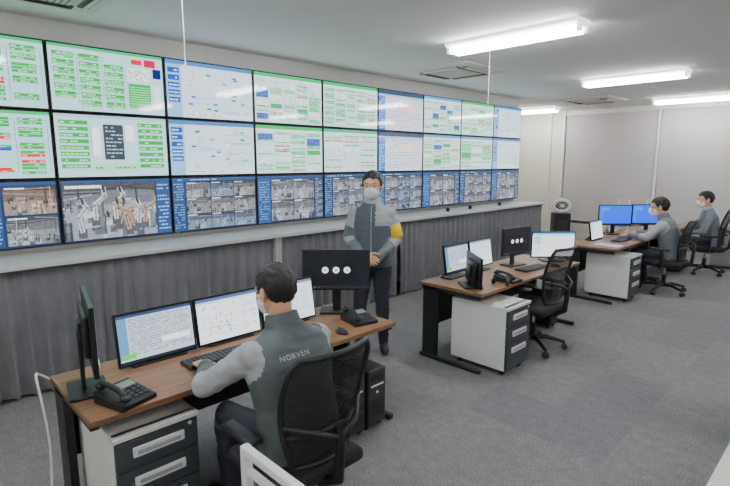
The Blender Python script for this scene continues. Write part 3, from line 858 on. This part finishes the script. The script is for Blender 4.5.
person((-1.94,7.92,0),pi/2,(0,.0,.515),(.12,.38),-.0,
   [(-.31,.24,.775),(.27,.26,.775)],[(-.22,.48,.775),(.13,.48,.775)],
   [(-.13,.42,.52),(.13,.42,.52)],[(-.13,.36,.09),(.14,.36,.09)],(.3,.1),
   [U_mid,U_light,U_mid,U_navy,M_shoe,U_mid],
   [((.1,1,-.1),(0,-.1,-1),.28),((-.2,1,-.1),(0,-.1,-1),.28)],vox=.012,hs=1.12)
person((-1.86,9.68,0),pi/2+.35,(0,-.02,.515),(.05,.22),0,
   [(-.30,.12,.72),(.29,.12,.72)],[(-.16,.34,.65),(.14,.34,.65)],
   [(-.13,.42,.52),(.13,.42,.52)],[(-.13,.40,.09),(.14,.40,.09)],(.25,.08),
   [U_mid,U_mid,U_light,U_navy,M_shoe,U_mid],
   [((.2,1,-.3),(0,-.2,-1),.35),((-.2,1,-.3),(0,-.2,-1),.35)],vox=.012,hs=1.12)

# ------------------------------------------------------------ misc
def cabinet(x0,x1,y0,y1,h,nm,m,doors=2):
    e=empty(nm,((x0+x1)/2,(y0+y1)/2,0)); w=x1-x0;l=y1-y0
    b=Bld(); b.box((0,0,h/2+.02),(w,l,h-.04),0,.004); b.box((0,.01,.02),(w-.04,l-.04,.04),1); b.box((0,-.005,h-.01),(w+.01,l+.01,.02),0,.003)
    for k in range(doors):
        dw=w/doors; x=-w/2+dw*(k+.5); b.box((x,-l/2-.008,h/2+.01),(dw-.008,.016,h-.08),0,.003); b.box((x+dw*.35,-l/2-.02,h/2+.1),(.015,.012,.1),2,.003)
    b.obj('body',[m,M_dk,M_alu],e)
M_gc=mat('cabinet_grey',(165,165,164),.5,var=.02)
cabinet(-1.93,-1.03,10.30,10.75,.70,'storage_cabinet',M_gc)
cabinet(-1.01,-.11,10.30,10.75,.70,'storage_cabinet',M_gc)
cabinet(-5.15,-4.0,11.15,11.6,.46,'low_cabinet',mat('cabinet_cream',(215,208,192),.5,var=.02))
cabinet(-3.95,-2.9,11.15,11.6,.46,'low_cabinet',MC['cabinet_cream'])
e=empty('circulator_fan',(-4.62,10.3,0),pi/4)
b=Bld(); b.box((0,0,.38),(.32,.3,.74),0,.02,3); b.box((0,-.155,.4),(.22,.01,.4),1,.004)
for k in range(8): b.box((0,-.162,.25+k*.04),(.2,.008,.012),0)
b.obj('body',[M_black,M_dk],e)
b=Bld()
b.tube([(.17*math.cos(t),-.02,.90+.12*math.sin(t)) for t in [2*pi*k/32 for k in range(32)]],.035,10,closed=True)
b.ell((0,.02,.90),(.16,.07,.11),1); b.ell((0,-.03,.90),(.05,.03,.04),0)
for k in range(12):
    t=2*pi*k/12; b.tube([(.03*math.cos(t),-.05,.90+.03*math.sin(t)),(.16*math.cos(t+.3),-.04,.90+.11*math.sin(t+.3))],.004,6)
b.cyl((0,.0,.74),(0,.0,.83),.03,n=14)
b.obj('fan_head',[M_white,M_dk],e)
M_glass=mat('acrylic',(225,235,238),.1,alpha=.16)
def partition(loc,rz,w,h,name='acrylic_partition',fr=.006,foot=.2,m=M_alu):
    e=empty(name,loc,rz); b=Bld()
    b.tube([(-w/2,0,.0),(-w/2,0,h),(w/2,0,h),(w/2,0,0)],fr,8)
    for s in(-1,1): b.box((s*w/2,0,.006),(.03,foot,.012),0,.003)
    b.cyl((-w/2,0,.05),(w/2,0,.05),fr*.8,n=8)
    b.obj('frame',[m],e)
    b=Bld(); b.box((0,0,(h+.05)/2),(w-.01,.004,h-.05),0); b.obj('panel',[M_glass],e)
partition((-2.80,8.50,Z),0,.16,.50); partition((-2.50,9.1,Z),pi/4,.3,.5)
e=empty('barrier_railing',(-1.05,.80,0),0)
b=Bld(); w=.66;h=.885
for s in (-1,1):
    b.box((s*w/2,0,h/2),(.032,.032,h),0,.006); b.box((s*w/2,0,.012),(.05,.34,.024),0,.006)
b.box((0,0,h-.016),(w,.03,.03),0,.006); b.box((0,0,h-.085),(w,.022,.022),0,.004); b.box((0,0,.12),(w,.025,.025),0,.004)
b.obj('frame',[M_white],e)
b=Bld(); b.box((0,0,.46),(w-.02,.004,.66),0); b.obj('panel',[M_glass],e)
b=Bld(); pts=[(-2.93,.60,.66),(-2.95,.53,.72),(-2.90,.50,.735),(-2.82,.50,.62),(-2.74,.50,.42),(-2.66,.47,.2),(-2.64,.44,.02),(-2.5,.3,.008)]
sm=[]
for i in range(len(pts)-1):
    p0=Vector(pts[max(i-1,0)]);p1=Vector(pts[i]);p2=Vector(pts[i+1]);p3=Vector(pts[min(i+2,len(pts)-1)])
    for k in range(6):
        t=k/6; sm.append(.5*((2*p1)+(p2-p0)*t+(2*p0-5*p1+4*p2-p3)*t*t+(3*p1-p0-3*p2+p3)*t**3))
sm.append(Vector(pts[-1])); b.tube(sm,.006,8); b.obj('power_cable',[mat('cable_white',(220,218,208),.5)])

# world + camera
w=bpy.data.worlds.new('World'); bpy.context.scene.world=w; w.use_nodes=True
w.node_tree.nodes['Background'].inputs[0].default_value=(.6,.62,.65,1); w.node_tree.nodes['Background'].inputs[1].default_value=.3
cam=bpy.data.cameras.new('Camera'); co=bpy.data.objects.new('Camera',cam); bpy.context.scene.collection.objects.link(co)
cam.sensor_width=36; cam.lens=503/730*36; cam.clip_start=.05
co.location=(0,0,H); co.rotation_euler=(math.radians(90-9.26),0,math.radians(45.5))
bpy.context.scene.camera=co
